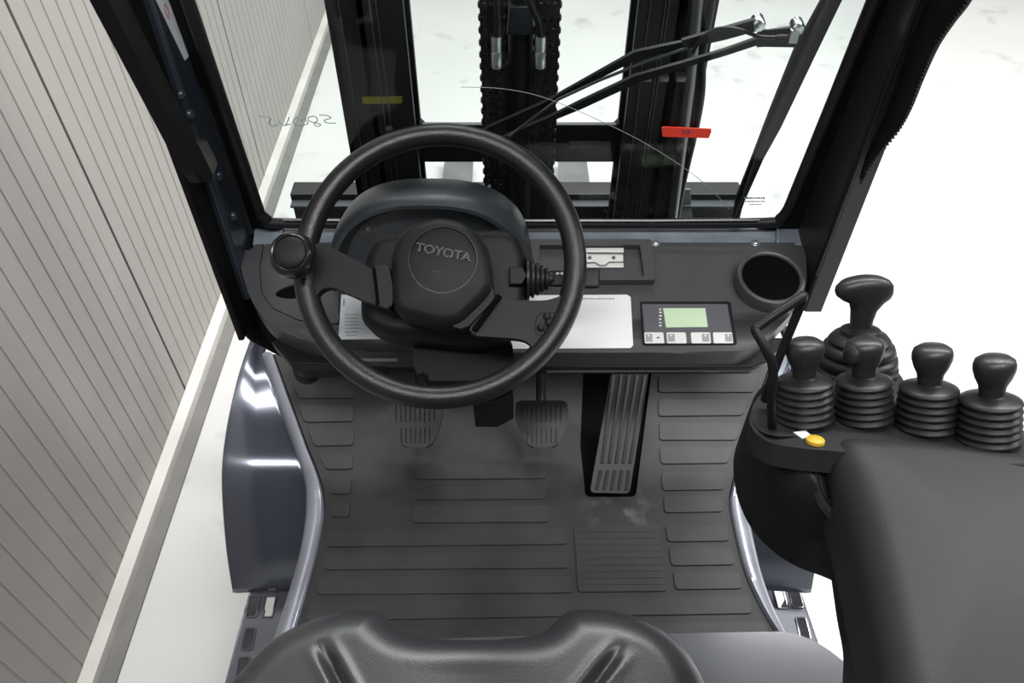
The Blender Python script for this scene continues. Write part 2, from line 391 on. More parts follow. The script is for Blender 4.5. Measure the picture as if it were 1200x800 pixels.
# battery hood under the seat
HZ = .86
hc = [(-.27, .435)] + [tuple(pz(a, b, .85))[:2] for a, b in ((560, 750), (925, 743), (962, 759), (1003, 792), (1036, 850))] + [(pz(1036, 850, .85).x + .005, -.4), (-.27, -.4)]
slab('battery_hood', [Vector((a, b, HZ)) for a, b in hc], (0, 0, 1), .5, 'hood_paint', fl, bev=.035, r=.06, seg=6)
slab('hood_bead', [Vector((a, b, HZ + .009)) for a, b in [(-.2, .385), (.30, .385), (.36, .365), (.39, .30), (.395, -.2), (-.2, -.2)]], (0, 0, 1), .02, 'hood_paint', fl, bev=.009, r=.04, seg=5)
# windscreen plane
G = pl((.02, 1.01, 1.11), (0, -1, -.105)); Gi = off(G, .004)
gl = [(314, 262), (921, 262), (1223, -500), (52, -500)]
glo = slab('windscreen', ons([(308, 264), (927, 264), (1226, -500), (48, -500)], G), G[1], .004, 'glass', fl, r=.03)
sealp = [(48, -500), (130, -250), (218, -3)] + [(300, 238), (305, 250), (313, 257), (326, 261.5), (480, 262), (760, 262), (897, 261), (914, 256), (924, 244), (930, 230)] + [(1023, 3), (1122, -250), (1221, -500)]
tube('windscreen_seal', ons(sealp, off(G, .006)), .0085, 'rubber', fl, seg=10, smooth_n=4)
tube('windscreen_seal', ons([(332, 257.5), (480, 258.5), (760, 258.5), (890, 257.5)], off(G, .012)), .0022, 'tube_grey', fl, seg=6)
tube('wiper_trace', ons([(540, 102), (590, 104), (640, 115), (700, 140), (760, 170), (820, 210), (855, 245)], Gi), .00045, 'glass_mark', glo, seg=5, smooth_n=5)
hand = [[(304, 136), (317, 138), (315, 144), (319, 148), (326, 146)], [(326, 142), (334, 147), (339, 137)], [(334, 147), (341, 145)],
        [(349, 137), (344, 141), (347, 147), (353, 147), (358, 146), (361, 144), (356, 139), (353, 142)],
        [(367, 136), (361, 138), (363, 142), (371, 144), (376, 146), (372, 148), (368, 145), (372, 141), (370, 137), (366, 136)],
        [(374, 135), (382, 135), (388, 138), (380, 141), (384, 144), (394, 144)]]
for sgl in hand: tube('handwritten_digit', ons(sgl, Gi), .0007, 'glass_ink', glo, seg=5, smooth_n=4, label='handwritten digit seen mirrored through glass')
dashes('etched_mark', [(872, 896, 231, 2.2), (872, 897, 235.5, 1.2), (878, 892, 239, 1)], Gi, 'glass_ink', glo)
slab('windscreen_frame', ons([(870, 290), (870, 271), (902, 266), (919, 254), (1219, -500), (1264, -500), (985, 290)], off(G, .001)), G[1], .012, 'soft_door', fl)
slab('windscreen_frame', ons([(350, 290), (350, 271), (324, 267), (309, 254), (57, -500), (4, -500), (252, 290)], off(G, .001)), G[1], .012, 'soft_door', fl)
# sill between dashboard and windscreen
D = pl((0, .75, 1.05), (0, -.2, 1)); DN = D[1]
sp = ons([(298, 263), (938, 263), (940, 287), (296, 287)], off(D, -.004)); slab('windscreen_sill', sp, DN, .05, 'sill_steel', fl, bev=.002)
for cx in (330, 912): slab('sill_rib', ons([(cx - 1.5, 264), (cx + 1.5, 264), (cx + 1, 284), (cx - 2, 284)], off(D, .004)), DN, .01, 'sill_steel', fl, bev=.0008)
# pillars
def yz(x, pts): return [Vector((x, a, b)) for a, b in pts]
XL, XR = -.42, .46
slab('pillar_face', yz(XL, [(.928, 1.02), (1.015, 1.02), (.985, 2.1), (.93, 2.1)]), (1, 0, 0), .03, 'pillar_steel', fl, bev=.006)
slab('pillar', yz(XL - .012, [(.885, .97), (1.0, .97), (1.0, 2.1), (.87, 2.1)]), (1, 0, 0), .010, 'soft_door', fl, bev=.004)
tube('pillar_seal', [Vector((XL - .001, 1.0, 1.10)), Vector((XL + .002, .985, 1.5)), Vector((XL + .0, .975, 2.1))], .008, 'rubber', fl, seg=10)
slab('pillar_face', yz(XR, [(.90, 1.02), (1.015, 1.02), (.985, 2.1), (.90, 2.1)]), (-1, 0, 0), .03, 'pillar_black', fl, bev=.006)
slab('pillar', yz(XR + .005, [(.925, 1.0), (1.0, 1.0), (1.0, 2.1), (.88, 2.1)]), (-1, 0, 0), .008, 'soft_door', fl, bev=.004)
tube('pillar_seal', [Vector((XR - .002, .898, 1.10)), Vector((XR - .002, .893, 1.5)), Vector((XR - .002, .89, 2.1))], .0035, 'black_plastic', fl, seg=8)
# latch plates on the right pillar's inner edge
slab('latch_plate', ons([(984, 97), (990, 100), (972, 140), (965, 138)], off(G, .012)), G[1], .01, 'black_plastic', fl, bev=.001)
slab('latch_plate', ons([(1019, 0), (1035, 0), (1012, 52), (998, 66), (988, 95), (984, 97)], off(G, .012)), G[1], .01, 'black_plastic', fl, bev=.001)
# soft zip door rolled back on each side: wavy edge with zip teeth
def soft_door(edge, x, sgn, ztop_y):
    e = [pxx(a, b, x) for a, b in edge]; t0 = Vector((x, ztop_y, 2.1)); e = [t0, t0.lerp(e[0], .35), t0.lerp(e[0], .7), t0.lerp(e[0], .93)] + e; e = catmull(e, 6)
    V = []; n = len(e)
    inner = [Vector((x, 1.14 if v.z < 1.06 else max(.96, v.y + .03), v.z)) for v in e]
    k = 7
    for i in range(n):
        for j in range(k):
            t = j / (k - 1); p = e[i].lerp(inner[i], t); V.append(p + Vector((sgn * (.010 * math.sin(t * 9 + i * .05) * (.3 + t)), 0, 0)))
    Fc = [(i * k + j, i * k + j + 1, (i + 1) * k + j + 1, (i + 1) * k + j) for i in range(n - 1) for j in range(k - 1)]
    o = mesh('soft_door', V, Fc, 'soft_door', fl, angle=60); m = o.modifiers.new('s', 'SOLIDIFY'); m.thickness = .006; m.offset = 0
    bms = []; L = 0
    for i in range(n - 1):
        seg = e[i + 1] - e[i]; cnt = max(1, int(seg.length / .0042))
        for q in range(cnt):
            p = e[i].lerp(e[i + 1], q / cnt); bms.append(box_bm(p + Vector((0, -.0016, 0)), (.003, .0042, .0019)))
    z = from_bm('zip_teeth', join_bm(bms), 'zip', o); z['kind'] = 'stuff'
soft_door([(115, 0), (135, 30), (150, 50), (170, 88), (185, 120), (196, 155), (205, 185), (218, 222), (235, 260), (252, 318), (270, 360), (291, 394), (315, 408), (335, 418)], -.445, -1, .80)
soft_door([(1133, 0), (1113, 27), (1097, 51), (1087, 72), (1076, 99), (1065, 128), (1052, 152), (1033, 176), (1017, 199), (1000, 227), (987, 247), (979, 272), (969, 305), (957, 332)], .475, 1, .78)
# roof and rear posts of the cab (above and behind the photograph)
tube('cab_roof_frame', [Vector((a, b, 2.14)) for a, b in ((-.44, -.68), (-.40, -.72), (.44, -.72), (.48, -.68), (.48, .93), (.44, .97), (-.40, .97), (-.44, .93))], .026, 'pillar_steel', fl, closed=True, seg=12)
for k in range(6): box('roof_bar', (.02, -.5 + k * .25, 2.145), (.92, .014, .03), 'pillar_steel', fl, bev=.003)
for x in (-.44, .48): box('rear_post', (x, -.70, 1.5), (.05, .08, 1.28), 'pillar_steel', fl, bev=.01)
# grab bar on the left pillar
gp = ons([(0, -250), (26, -250), (149, 0), (252, 206), (248, 214), (238, 214), (227, 197), (127, 0)], pl((-.38, 0, 0), (1, 0, 0)))
slab('grab_bar', gp, (1, 0, 0), .018, 'soft_door', fl, bev=.004, both=True)
slab('grab_bar_bracket', [pxx(a, b, -.398) for a, b in [(228, 168), (243, 163), (256, 190), (251, 208)]], (1, 0, 0), .03, 'tube_grey', fl, bev=.003)
for a, b in ((212, 111), (222, 134), (256, 206), (273, 253)):
    lathe('bolt_cover', [(.0075, 0), (.0072, .003), (.005, .0055), (.001, .0065)], pxx(a, b, XL + .0005), (1, 0, 0), 'pillar_steel', fl, seg=20)
stk = slab('warning_sticker', [pxx(a, b, XL + .0006) for a, b in [(150, -60), (168, -60), (197, 0), (219, 47), (221, 56), (221.5, 66), (217, 71), (183, 0)]], (1, 0, 0), .0006, 'label_paper', fl, label='white strip sticker with a small red circle')
c = pxx(195.5, 13, XL + .001); tube('print', [c + Vector((0, math.cos(q) * .0042, math.sin(q) * .0085)) for q in np.linspace(0, 2 * math.pi, 20)[:-1]], .0005, 'print_red', stk, closed=True, seg=5)

# ------------------------------------------------------------------ dashboard
db = thing('dashboard', 'dark grey moulded dashboard with cup holder, storage lid and domed cowl', 'dashboard', (.02, .9, .98))
dc = [(290, 287), (330, 284), (936, 284), (944, 292), (946, 330), (938, 356), (912, 384), (892, 402), (872, 411), (745, 413), (600, 413), (450, 414), (395, 408), (345, 395), (312, 378), (293, 350), (283, 318), (281, 300)]
body = slab('panel_body', ons(dc, D), DN, .040, 'dash_plastic', db, bev=.014, r=.02, seg=6)
slab('lower_panel', ons([(318, 400), (330, 395), (925, 395), (898, 424), (880, 430), (600, 430), (340, 426)], off(D, -.040)), DN, .02, 'black_plastic', db, bev=.003)
slab('lower_flange', ons([(640, 424), (900, 424), (884, 434), (640, 436)], off(D, -.05)), DN, .003, 'hood_paint', db)
slab('support_bracket', ons([(330, 400), (470, 405), (450, 424), (352, 428)], off(D, -.07)), DN, .04, 'black_plastic', db, bev=.006)
# storage lid
lid = [(309, 284), (304, 312), (306, 343), (318, 361), (350, 376), (398, 381), (400, 289)]
cut(body, ons(lid, D), DN, .01, .004, r=.006)
cen = on(352, 330, D); lp = [cen + (p - cen) * .972 for p in round_poly(ons(lid, D), .006)]
lo = slab('storage_lid', lp, DN, .004, 'dash_plastic', db, bev=.001)
cut(lo, catmull(ons([(323, 346), (330, 338), (350, 333), (352, 347), (338, 350)], D), 4, True), DN, .01, .0035)
slab('recess_shade', catmull(ons([(323, 346), (330, 338), (350, 333), (352, 347), (338, 350)], off(D, -.0034)), 4, True), DN, .0005, 'black_void', lo)  # black sheet on the scoop floor, painted shade
# cup holder
ch = on(899, 334, D)
cut(body, [ch + Vector((math.cos(q) * .040, math.sin(q) * .040, 0)) for q in np.linspace(0, 2 * math.pi, 40)[:-1]], DN, .02, .08)
lathe('cup_holder', [(.052, -.002), (.051, .018), (.0495, .022), (.0465, .0235), (.0435, .022), (.042, .018), (.039, -.03), (.036, -.072), (.033, -.075), (.001, -.075)], ch, DN, 'dash_plastic', db, seg=64)
lathe('cup_shade', [(.0425, .019), (.0415, .019), (.0385, -.03), (.0355, -.070), (.001, -.070), (.001, -.0705), (.036, -.0705), (.0392, -.03), (.0425, .0185)], ch, DN, 'black_void', db, seg=64)  # added black sleeve, paints the shade inside the cup holder
# card tray
TP = off(D, .013)
tr = slab('card_tray', ons([(618, 280), (764, 280), (768, 328), (618, 328)], TP), DN, .014, 'dash_plastic', db, bev=.002, r=.004)
cut(tr, ons([(632, 287), (750, 287), (755, 323), (632, 323)], TP), DN, .01, .011, r=.002)
clip = slab('spring_clip', ons([(684, 292), (730, 292), (731, 313), (684, 313)], off(D, .005)), DN, .002, 'clip_steel', db, bev=.0005)
slab('clip_lip', ons([(684, 290), (731, 290), (731, 295), (684, 295)], off(D, .008)), DN, .004, 'clip_steel', clip, bev=.001)
tube('clip_wire', ons([(684, 308), (697, 307.5), (703, 311), (709, 311), (714, 307), (731, 307), (731.5, 297), (688, 296.5)], off(D, .0065)), .0009, 'print_dark', clip, seg=6)
for a in (691, 719): lathe('screw', [(.003, 0), (.0028, .0015), (.001, .002)], on(a, 302, off(D, .005)), DN, 'tube_grey', clip, seg=12)
for a, b in ((768, 285), (885, 285)):
    s = lathe('screw', [(.007, 0), (.0068, .001), (.0045, .0012), (.0042, .0035), (.003, .0042), (.001, .0044)], on(a, b, D), DN, 'zinc', db, seg=18)
# display unit
dp = off(D, .0022)
du = slab('display_unit', ons([(750, 353), (856, 353), (864, 403), (754, 404)], dp), DN, .004, 'black_plastic', db, bev=.001, r=.003)
slab('display_face', ons([(752.5, 356), (852.5, 356), (860, 402), (756, 402.5)], off(dp, .0008)), DN, .002, 'display_face', du, bev=.0006)
slab('screen', ons([(777, 361), (826.5, 361), (829.5, 383), (780.5, 383.5)], off(dp, .0012)), DN, .001, 'lcd', du, label='pale green liquid crystal screen')
dashes('scale_print', [(772.5, 775.5, y, 1.6) for y in (361.5, 365, 369, 373, 377, 380.5)], off(dp, .0011), 'print_white', du)
for x0, gx, gw in ((754.8, 1.5, 8), (781, 1.5, 8), (809.5, 13, 8.5), (835.5, 14, 8.5)):
    b = slab('button', ons([(x0, 389.3), (x0 + 22.5, 389.3), (x0 + 23.8, 402), (x0 + 1, 402)], off(dp, .0016)), DN, .001, 'button_white', du, bev=.0003, r=.0022)
    slab('symbol', ons([(x0 + gx, 391), (x0 + gx + gw, 391), (x0 + gx + gw + .5, 400), (x0 + gx + .5, 400)], off(dp, .0019)), DN, .0004, 'print', du)
    slab('symbol', ons([(x0 + gx + 2.5, 392), (x0 + gx + 5.5, 392), (x0 + gx + 4.2, 395)], off(dp, .0022)), DN, .0004, 'print_white', du)
slab('symbol', ons([(769, 396), (771, 394), (774, 396)], off(dp, .0019)), DN, .0004, 'print_dark', du)
yf = on(430, 414, D).y; dashes('maker_print', [(418, 466, 420, 3.4)], pl((0, yf - .0012, 0), (0, -1, 0)), 'print', db)
# domed instrument cowl
def cowl():
    cxm = -.1215; zb = 1.075; V = []; Fc = []; n = 48
    rings = [(.985, .150, .138, 0), (.962, .152, .150, 0), (.93, .154, .163, 0), (.905, .1545, .168, 0), (.893, .153, .167, 0), (.886, .149, .163, 0), (.886, .143, .157, 0), (.894, .138, .151, 0), (.905, .130, .142, 0)]
    for y, a, b, _ in rings:
        for k in range(n + 1):
            q = math.pi * k / n; cx_, sx_ = math.cos(q), math.sin(q); e = .78
            V.append((cxm + a * math.copysign(abs(cx_) ** e, cx_), y, zb + b * abs(sx_) ** .85))
    m = n + 1
    for i in range(len(rings) - 1):
        for k in range(n): Fc.append((i * m + k, i * m + k + 1, (i + 1) * m + k + 1, (i + 1) * m + k))
    Fc.append(tuple(range(m))); Fc.append(tuple((len(rings) - 1) * m + k for k in range(m))[::-1])
    o = mesh('instrument_cowl', V, Fc, 'cowl_plastic', db, angle=50)
    for a, b in ((432, 268), (586, 264)): lathe('screw', [(.0045, 0), (.0042, .0018), (.002, .003), (.0008, .003)], pyy(a, b, .892), (0, -1, 0), 'tube_grey', o, seg=14)
cowl()
tag(slab('instruction_sheet', ons([(598, 346), (735, 345), (739, 348), (742, 404), (739, 407.5), (598, 408.5)], off(D, .0008)), DN, .0008, 'paper'),
    'large blank white sheet lying on the dashboard left of the small display', 'sheet')
sh = [o for o in COL.objects if o.name == 'instruction_sheet'][0]
dashes('heading_print', [(668, 720, 349, 1.6)], off(D, .0011), 'print', sh)
lb = tag(slab('instruction_label', ons([(400, 345), (470, 350), (470, 396.5), (396.5, 397.5)], off(D, .0008)), DN, .0008, 'label_paper'),
    'pale blue white printed label on the dashboard below the left wheel spoke', 'label')
dashes('fine_print', [(404, 420, y, 1) for y in (368, 372, 376, 380)] + [(404, 424, 384, 1.2), (404, 420, 388, 1.6), (406, 418, 392, 1.2), (402, 404, 350, 8)], off(D, .0011), 'print', lb)

# ------------------------------------------------------------------ steering wheel
T = math.radians(34); WN = Vector((0, -math.sin(T), math.cos(T))); WV = Vector((0, math.cos(T), math.sin(T))); WC = Vector((-.0885, .742, 1.26)); WR = .1665
W = (WC, WN)
def wl(x, y, h=0): return WC + CX * x + WV * y + WN * h
sw = thing('steering_wheel', 'large black grained steering wheel with two spokes and a spinner knob', 'steering wheel', WC)
tube('rim', [wl(math.cos(q) * WR, math.sin(q) * WR, -.002) for q in np.linspace(0, 2 * math.pi, 97)[:-1]], .0142, 'wheel_rubber', sw, closed=True, seg=20)
slab('spoke', ons([(364, 302), (366, 285), (378, 284), (436, 315), (462, 330), (462, 362), (436, 356), (390, 336), (377, 338), (368, 350), (356, 362), (348, 330)], off(W, .006)), WN, .018, 'hub_plastic', sw, bev=.006, r=.008, both=True)
slab('spoke', ons([(583, 352), (640, 352), (660, 346), (674, 332), (682, 345), (672, 376), (655, 404), (632, 428), (628, 412), (618, 399), (600, 396), (552, 393), (548, 380)], off(W, .006)), WN, .018, 'hub_plastic', sw, bev=.006, r=.008, both=True)
hubp = [(459, 300), (466, 280), (484, 263), (517, 255), (548, 263), (567, 281), (576, 303), (579, 338), (570, 352), (540, 381), (520, 384), (470, 372), (460, 358)]
hub = pillow('hub_pad', ons(hubp, off(W, .010)), WN, .03, .012, .009, 'hub_plastic', sw, r=.02)
slab('hub_collar', ons([(437, 313), (455, 308), (462, 345), (458, 362), (440, 357), (436, 340)], off(W, .014)), WN, .022, 'hub_plastic', sw, bev=.004, r=.004)
slab('hub_collar', ons([(566, 330), (582, 344), (576, 354), (545, 386), (528, 382), (530, 370)], off(W, .014)), WN, .024, 'hub_plastic', sw, bev=.004, r=.004)
for q in ([(436, 313), (440, 314), (445, 357), (441, 357)], [(583, 344), (588, 347), (558, 388), (553, 385)]): slab('groove_shade', ons(q, off(W, .0150)), WN, .012, 'black_void', sw)  # black strips paint the shade in the grooves beside the spokes
HP = off(W, .0298); hc_ = on(519, 304, HP)
xd = (CX * math.cos(-.20) + WV * math.sin(-.20))
tube('horn_outline', [hc_ + CX * (math.cos(q) * .0405) + WV * (math.sin(q) * .0405) - WN * .0012 for q in np.linspace(0, 2 * math.pi, 65)[:-1]], .0011, 'wheel_rubber', hub, closed=True, seg=6)
text('lettering', 'TOYOTA', on(519.5, 296, HP), xd, WN, .0145, 'wheel_rubber', hub, ext=.0012, sx=1.12, bold=.0004)
hs = on(512, 321, off(HP, .0006)); yd = WN.cross(xd)
tube('horn_symbol', [hs + xd * -.006 + yd * .003, hs + xd * .006 + yd * .003], .0009, 'wheel_rubber', hub, seg=6)
tube('horn_symbol', [hs + xd * a + yd * b for a, b in ((-.005, .002), (-.003, -.001), (.002, -.001), (.004, .0015))], .0008, 'wheel_rubber', hub, seg=6)
lathe('spinner_stem', [(.012, 0), (.011, .02), (.010, .035)], on(350, 307, W), WN, 'knob_gloss', sw, seg=24)
lathe('knob_cap', [(.0188, .0215), (.0187, .0240), (.0175, .0250), (.010, .0262), (.001, .0266)], on(346, 302, off(W, .030)), WN, 'hub_plastic', sw, seg=48)
kp = lathe('spinner_knob', [(.010, -.010), (.021, -.007), (.0268, .002), (.0282, .010), (.0265, .018), (.0230, .0235), (.0215, .0242), (.0200, .0236), (.0196, .0210), (.001, .0205)], on(346, 302, off(W, .030)), WN, 'knob_gloss', sw, seg=56)
blis = ons([(632, 366), (664, 366), (668, 372), (660, 392), (628, 392), (626, 380)], off(W, .0066)); V, Fc = tube_geo(round_poly(blis, .006), .0006, 6, True); mesh('button_outline', V, Fc, 'hub_plastic', sw)
for a, b in ((641, 371), (654, 371), (634, 384), (647, 384), (643, 378)):
    lathe('grip_dot', [(.0052, -.001), (.0048, .0015), (.0035, .003), (.001, .0038)], on(a, b, off(W, .006)), WN, 'hub_plastic', sw, seg=18)

# ------------------------------------------------------------------ steering column
sc_ = thing('steering_column', 'black plastic steering column cover with ribbed indicator stalk boot', 'steering column', WC - WN * .2)
pillow('column_cover', ons([(430, 300), (440, 280), (460, 273), (590, 270), (608, 277), (617, 300), (619, 352), (600, 395), (560, 408), (450, 396), (424, 380), (423, 350)], off(W, -.066)), WN, .055, .016, .004, 'hub_plastic', sc_, r=.018)
slab('column_base', ons([(486, 395), (600, 395), (603, 436), (590, 446), (494, 446), (484, 430)], off(W, -.105)), WN, .20, 'column_shade', sc_, bev=.01, r=.012)
slab('latch_block', ons([(597, 312), (612, 312), (618, 322), (612, 333), (597, 333)], off(W, -.038)), WN, .02, 'hub_plastic', sc_, bev=.002)
bc = on(617, 327, off(W, -.062)); pr = [(.028, 0)]
for i in range(5):
    r0 = .028 - i * .0032; pr += [(r0, i * .0062 + .001), (r0 - .0005, i * .0062 + .0035), (r0 - .006, i * .0062 + .0045)]
pr += [(.010, .034), (.009, .036)]
lathe('stalk_boot', pr, bc, (1, 0, 0), 'rubber', sc_, seg=40, angle=60)
s1 = on(660, 329, off(W, -.062)); Mw = Matrix((CX, WV, WN)).transposed().to_4x4()
stx = box('indicator_stalk', bc + CX * .055, (.05, .022, .014), 'black_plastic', sc_, bev=.004, M=Mw)
box('stalk_tip', bc + CX * .080, (.030, .027, .018), 'black_plastic', stx, bev=.004, M=Mw)
ic = bc + CX * .043 + WV * .006 + WN * .0072
for s in (-1, 1):
    slab('arrow_symbol', [ic + CX * (s * .0055), ic + CX * (s * .0025) + WV * .0025, ic + CX * (s * .0025) + WV * .0009, ic + CX * (s * .0006) + WV * .0009, ic + CX * (s * .0006) - WV * .0009, ic + CX * (s * .0025) - WV * .0009, ic + CX * (s * .0025) - WV * .0025][::s], WN, .0004, 'print_white', stx)
tube('tilt_lever', [pz(628, 405, 1.02), pz(647, 410, 1.0), pz(647, 432, .99)], .006, 'beige', sc_, seg=10, smooth_n=3)
slab('column_shaft', [pz(a, b, .98) for a, b in ((554, 436), (600, 436), (602, 462), (582, 472), (554, 472))], (0, -.3, 1), .10, 'black_plastic', sc_, bev=.006)
lathe('hose_boot', [(.02, 0), (.022, .006), (.018, .01), (.022, .016), (.018, .02), (.021, .026), (.015, .03)], pz(362, 438, .93), (0, -.2, 1), 'rubber', sc_, seg=24)

# ------------------------------------------------------------------ floor mat
ZM = ZF + .008; MP = pl((0, 0, ZM), (0, 0, 1)); MPt = off(MP, .003)
Li = [(a + 1.5, b) for a, b in Lm]
Ri = [(a - 1.5, b) for a, b in Rm]
mpts = catmull(ons(Li, MP), 4)[::-1] + catmull(ons(Ri, MP), 4)
fm = thing('floor_mat', 'dusty black rubber floor mat with raised rectangles in the footwell', 'floor mat', (.02, .85, ZF))
base = slab('mat_base', mpts, (0, 0, 1), .008, 'mat_rubber', fm)
cut(base, ons([(684, 425), (765, 425), (745, 582), (686, 582), (680, 520)], MP), (0, 0, 1), .01, .02, r=.01)
pads = [[(343, 447), (414, 445), (414, 466), (350, 466)], [(350, 475), (414, 475), (414, 493), (357, 494)], [(361, 503), (414, 503), (414, 521), (369, 522)],
        [(373, 531), (413, 531), (413, 549), (382, 549)], [(385, 560), (412, 560), (411, 578), (387, 578)], [(388, 588), (410, 588), (409, 605), (389, 605)],
        [(772, 441), (887, 440), (883, 459), (772, 459)], [(772, 468), (877, 468), (870, 486), (772, 487)], [(773, 495), (869, 495), (863, 515), (773, 515)],
        [(773, 524), (858, 524), (853, 542), (775, 543)], [(775, 553), (850, 553), (848, 573), (777, 574)], [(778, 581), (847, 582), (847, 599), (779, 600)],
        [(780, 616), (852, 616), (855, 633), (783, 634)], [(784, 642), (858, 642), (861, 661), (787, 662)], [(789, 670), (866, 670), (870, 689), (792, 690)],
        [(386, 622), (664, 618), (665, 637), (383, 640)], [(381, 649), (665, 647), (667, 665), (379, 667)], [(374, 677), (669, 675), (671, 694), (371, 696)],
        [(364, 706), (878, 698), (882, 718), (358, 727)], [(352, 738), (896, 728), (902, 748), (346, 757)],
        [(487, 545), (640, 544), (640, 560), (487, 561)], [(486, 569), (640, 569), (641, 584), (486, 585)], [(484, 593), (642, 592), (643, 611), (484, 612)]]
for p in pads: slab('raised_pad', ons(p, MPt), (0, 0, 1), .004, 'pad_rubber', fm, bev=.0012, r=.006, seg=2)
sp_ = slab('square_pad', ons([(673, 617), (772, 617), (781, 692), (678, 693)], MPt), (0, 0, 1), .004, 'pad_rubber', fm, bev=.0012, r=.005, seg=2)
for i in range(9):
    y = 623 + i * 7.7; a, b = 675 + i * .6, 771 + i * .95
    tube('pad_rib', [on(a + 2, y, MPt), on(b, y - .3, MPt)], .0008, 'pad_rubber', sp_, seg=6)
# ------------------------------------------------------------------ pedals
def pedal(px0, label, wd):
    P = pl((0, .88, .76), (0, -.55, .83)); n = P[1]; c0 = [(1, 469), (60, 469), (63, 488), (57, 508), (48, 524), (16, 524), (7, 508), (-1, 488)]
    c = on(px0 + 31, 497, P); t = thing('pedal', label, 'pedal', c)
    pad = slab('pedal_pad', ons([(px0 + a * wd, b) for a, b in c0], P), n, .012, 'rubber', t, bev=.002, r=.008)
    for rows in ((474, 494), (501, 519)):
        lo_ = 8 if rows[0] < 480 else 14
        for k in range(9 if lo_ == 8 else 7):
            x = px0 + (lo_ + k * 5.6) * wd; tube('pad_rib', [on(x, rows[0], off(P, .001)), on(x, rows[1], off(P, .001))], .0011, 'rubber', t, seg=6)
    tube('pedal_arm', [c - n * .012, c + Vector((0, .08, .0)), c + Vector((0, .2, .12)), c + Vector((0, .24, .25))], .009, 'black_plastic', t, seg=10, smooth_n=4)
pedal(456, 'left of the two small ribbed black pedals below the steering wheel', 1.0)
pedal(604, 'middle ribbed black brake pedal just left of the long accelerator', 1.0)
AP = pl((0, .787, .675), (0, -.46, .888)); an = AP[1]
ac = thing('accelerator_pedal', 'long narrow black accelerator pedal with lengthwise pale-edged ribs', 'pedal', on(715, 577, AP))
slab('pedal_pad', ons([(716, 438), (760, 438), (739, 570), (737, 578), (693, 577), (692, 572)], AP), an, .008, 'rubber', ac, bev=.001, r=.004)
for k in range(5):
    a0, a1 = 719 + k * 9.2, 705.5 + k * 8.2; b0, b1 = 704 + k * 8.2, 699 + k * 8.8
    for s_, e_ in (((a0, 440), (a1 - 0, 543)), ((b0, 551), (b1, 574))):
        A, B = on(*s_, AP), on(*e_, AP); h = an * .004; wv = CX * .0028
        slab('tread_rib', [A - wv + h, A + wv + h, B + wv + h, B - wv + h], an, .005, 'mat_rubber', ac, bev=.001, seg=1)

# ------------------------------------------------------------------ seat cushion
def seat():
    ct = [(262, 815), (285, 782), (312, 753), (340, 735), (370, 722), (400, 714.5), (430, 712.5), (448, 716), (458, 727), (474, 738), (500, 744.5), (555, 747), (610, 744), (636, 738), (650, 726), (662, 715.5),
          (682, 711.5), (712, 712.5), (748, 721), (780, 737), (803, 758), (818, 780), (828, 800), (836, 825)]
    z = 1.03; P = [pz(a, b, z) for a, b in ct]; xl, xr = P[0].x - .006, P[-1].x + .006
    P += [Vector((xr, .2, z)), Vector((xr - .005, 0, z)), Vector((xr - .03, -.09, z)), Vector(((xl + xr) / 2, -.11, z)), Vector((xl + .03, -.09, z)), Vector((xl + .005, 0, z)), Vector((xl, .2, z))]
    P = catmull(P, 10, True); A = np.array([(p.x, p.y) for p in P]); N = len(A); c = np.array([(xl + xr) / 2, .20])
    B = np.roll(A, -1, 0); ab = B - A; L2 = (ab ** 2).sum(1)
    def dist(p):
        t = np.clip(((p - A) * ab).sum(1) / L2, 0, 1); return float(np.sqrt(((p - A - ab * t[:, None]) ** 2).sum(1).min()))
    cr = [(pz(377, 757, z + .02), pz(415, 830, z + .02)), (pz(727, 762, z + .02), pz(672, 832, z + .02))]
    r = .045; V = []; S = list(np.linspace(0.02, .8, 26)) + list(np.linspace(.82, 1, 22)); n = len(S)
    for s in S:
        for i in range(N):
            p = c + (A[i] - c) * s; d = min(dist(p) if s < 1 else 0, r); h = math.sqrt(max(0, r * r - (r - d) ** 2))
            h += -.010 * math.exp(-((p[0] - c[0]) / .06) ** 2) * min(1, d / r)
            for a, b in cr:
                a2 = np.array((a.x, a.y)); b2 = np.array((b.x, b.y)); u = b2 - a2; L = np.linalg.norm(u); u /= L
                t = (p - a2) @ u; q = (p - a2) @ np.array((-u[1], u[0])); f = min(1, max(0, (t + .004) / .03)) * min(1, max(0, (L + .02 - t) / .03))
                h -= f * (.013 * math.exp(-(q / .0055) ** 2)) * (.5 + .5 * min(1, max(0, t / .03)))
                h += f * .002 * math.exp(-((abs(q) - .012) / .006) ** 2)
            V.append((p[0], p[1], z - .015 + h))
    for k, (dz, ins) in enumerate(((-.03, .0), (-.07, .008), (-.095, .02))):
        for i in range(N): p = c + (A[i] - c) * (1 - ins); V.append((p[0], p[1], z - .015 + dz))
    R_ = n + 3; Fc = [(i * N + k, i * N + (k + 1) % N, (i + 1) * N + (k + 1) % N, (i + 1) * N + k) for i in range(R_ - 1) for k in range(N)]
    Fc += [tuple(range(N)), tuple((R_ - 1) * N + k for k in range(N))[::-1]]
    st_ = thing('operator_seat', 'dark grey vinyl seat cushion with a dipped front edge, near the camera', 'seat', (c[0], .15, .86))
    mesh('seat_cushion', V, Fc, 'vinyl', st_, angle=70)
    slab('seat_base', [Vector((a, b, .935)) for a, b in ((xl + .05, .3), (xr - .05, .3), (xr - .05, -.08), (xl + .05, -.08))], (0, 0, 1), .072, 'black_plastic', st_, bev=.01)
seat()

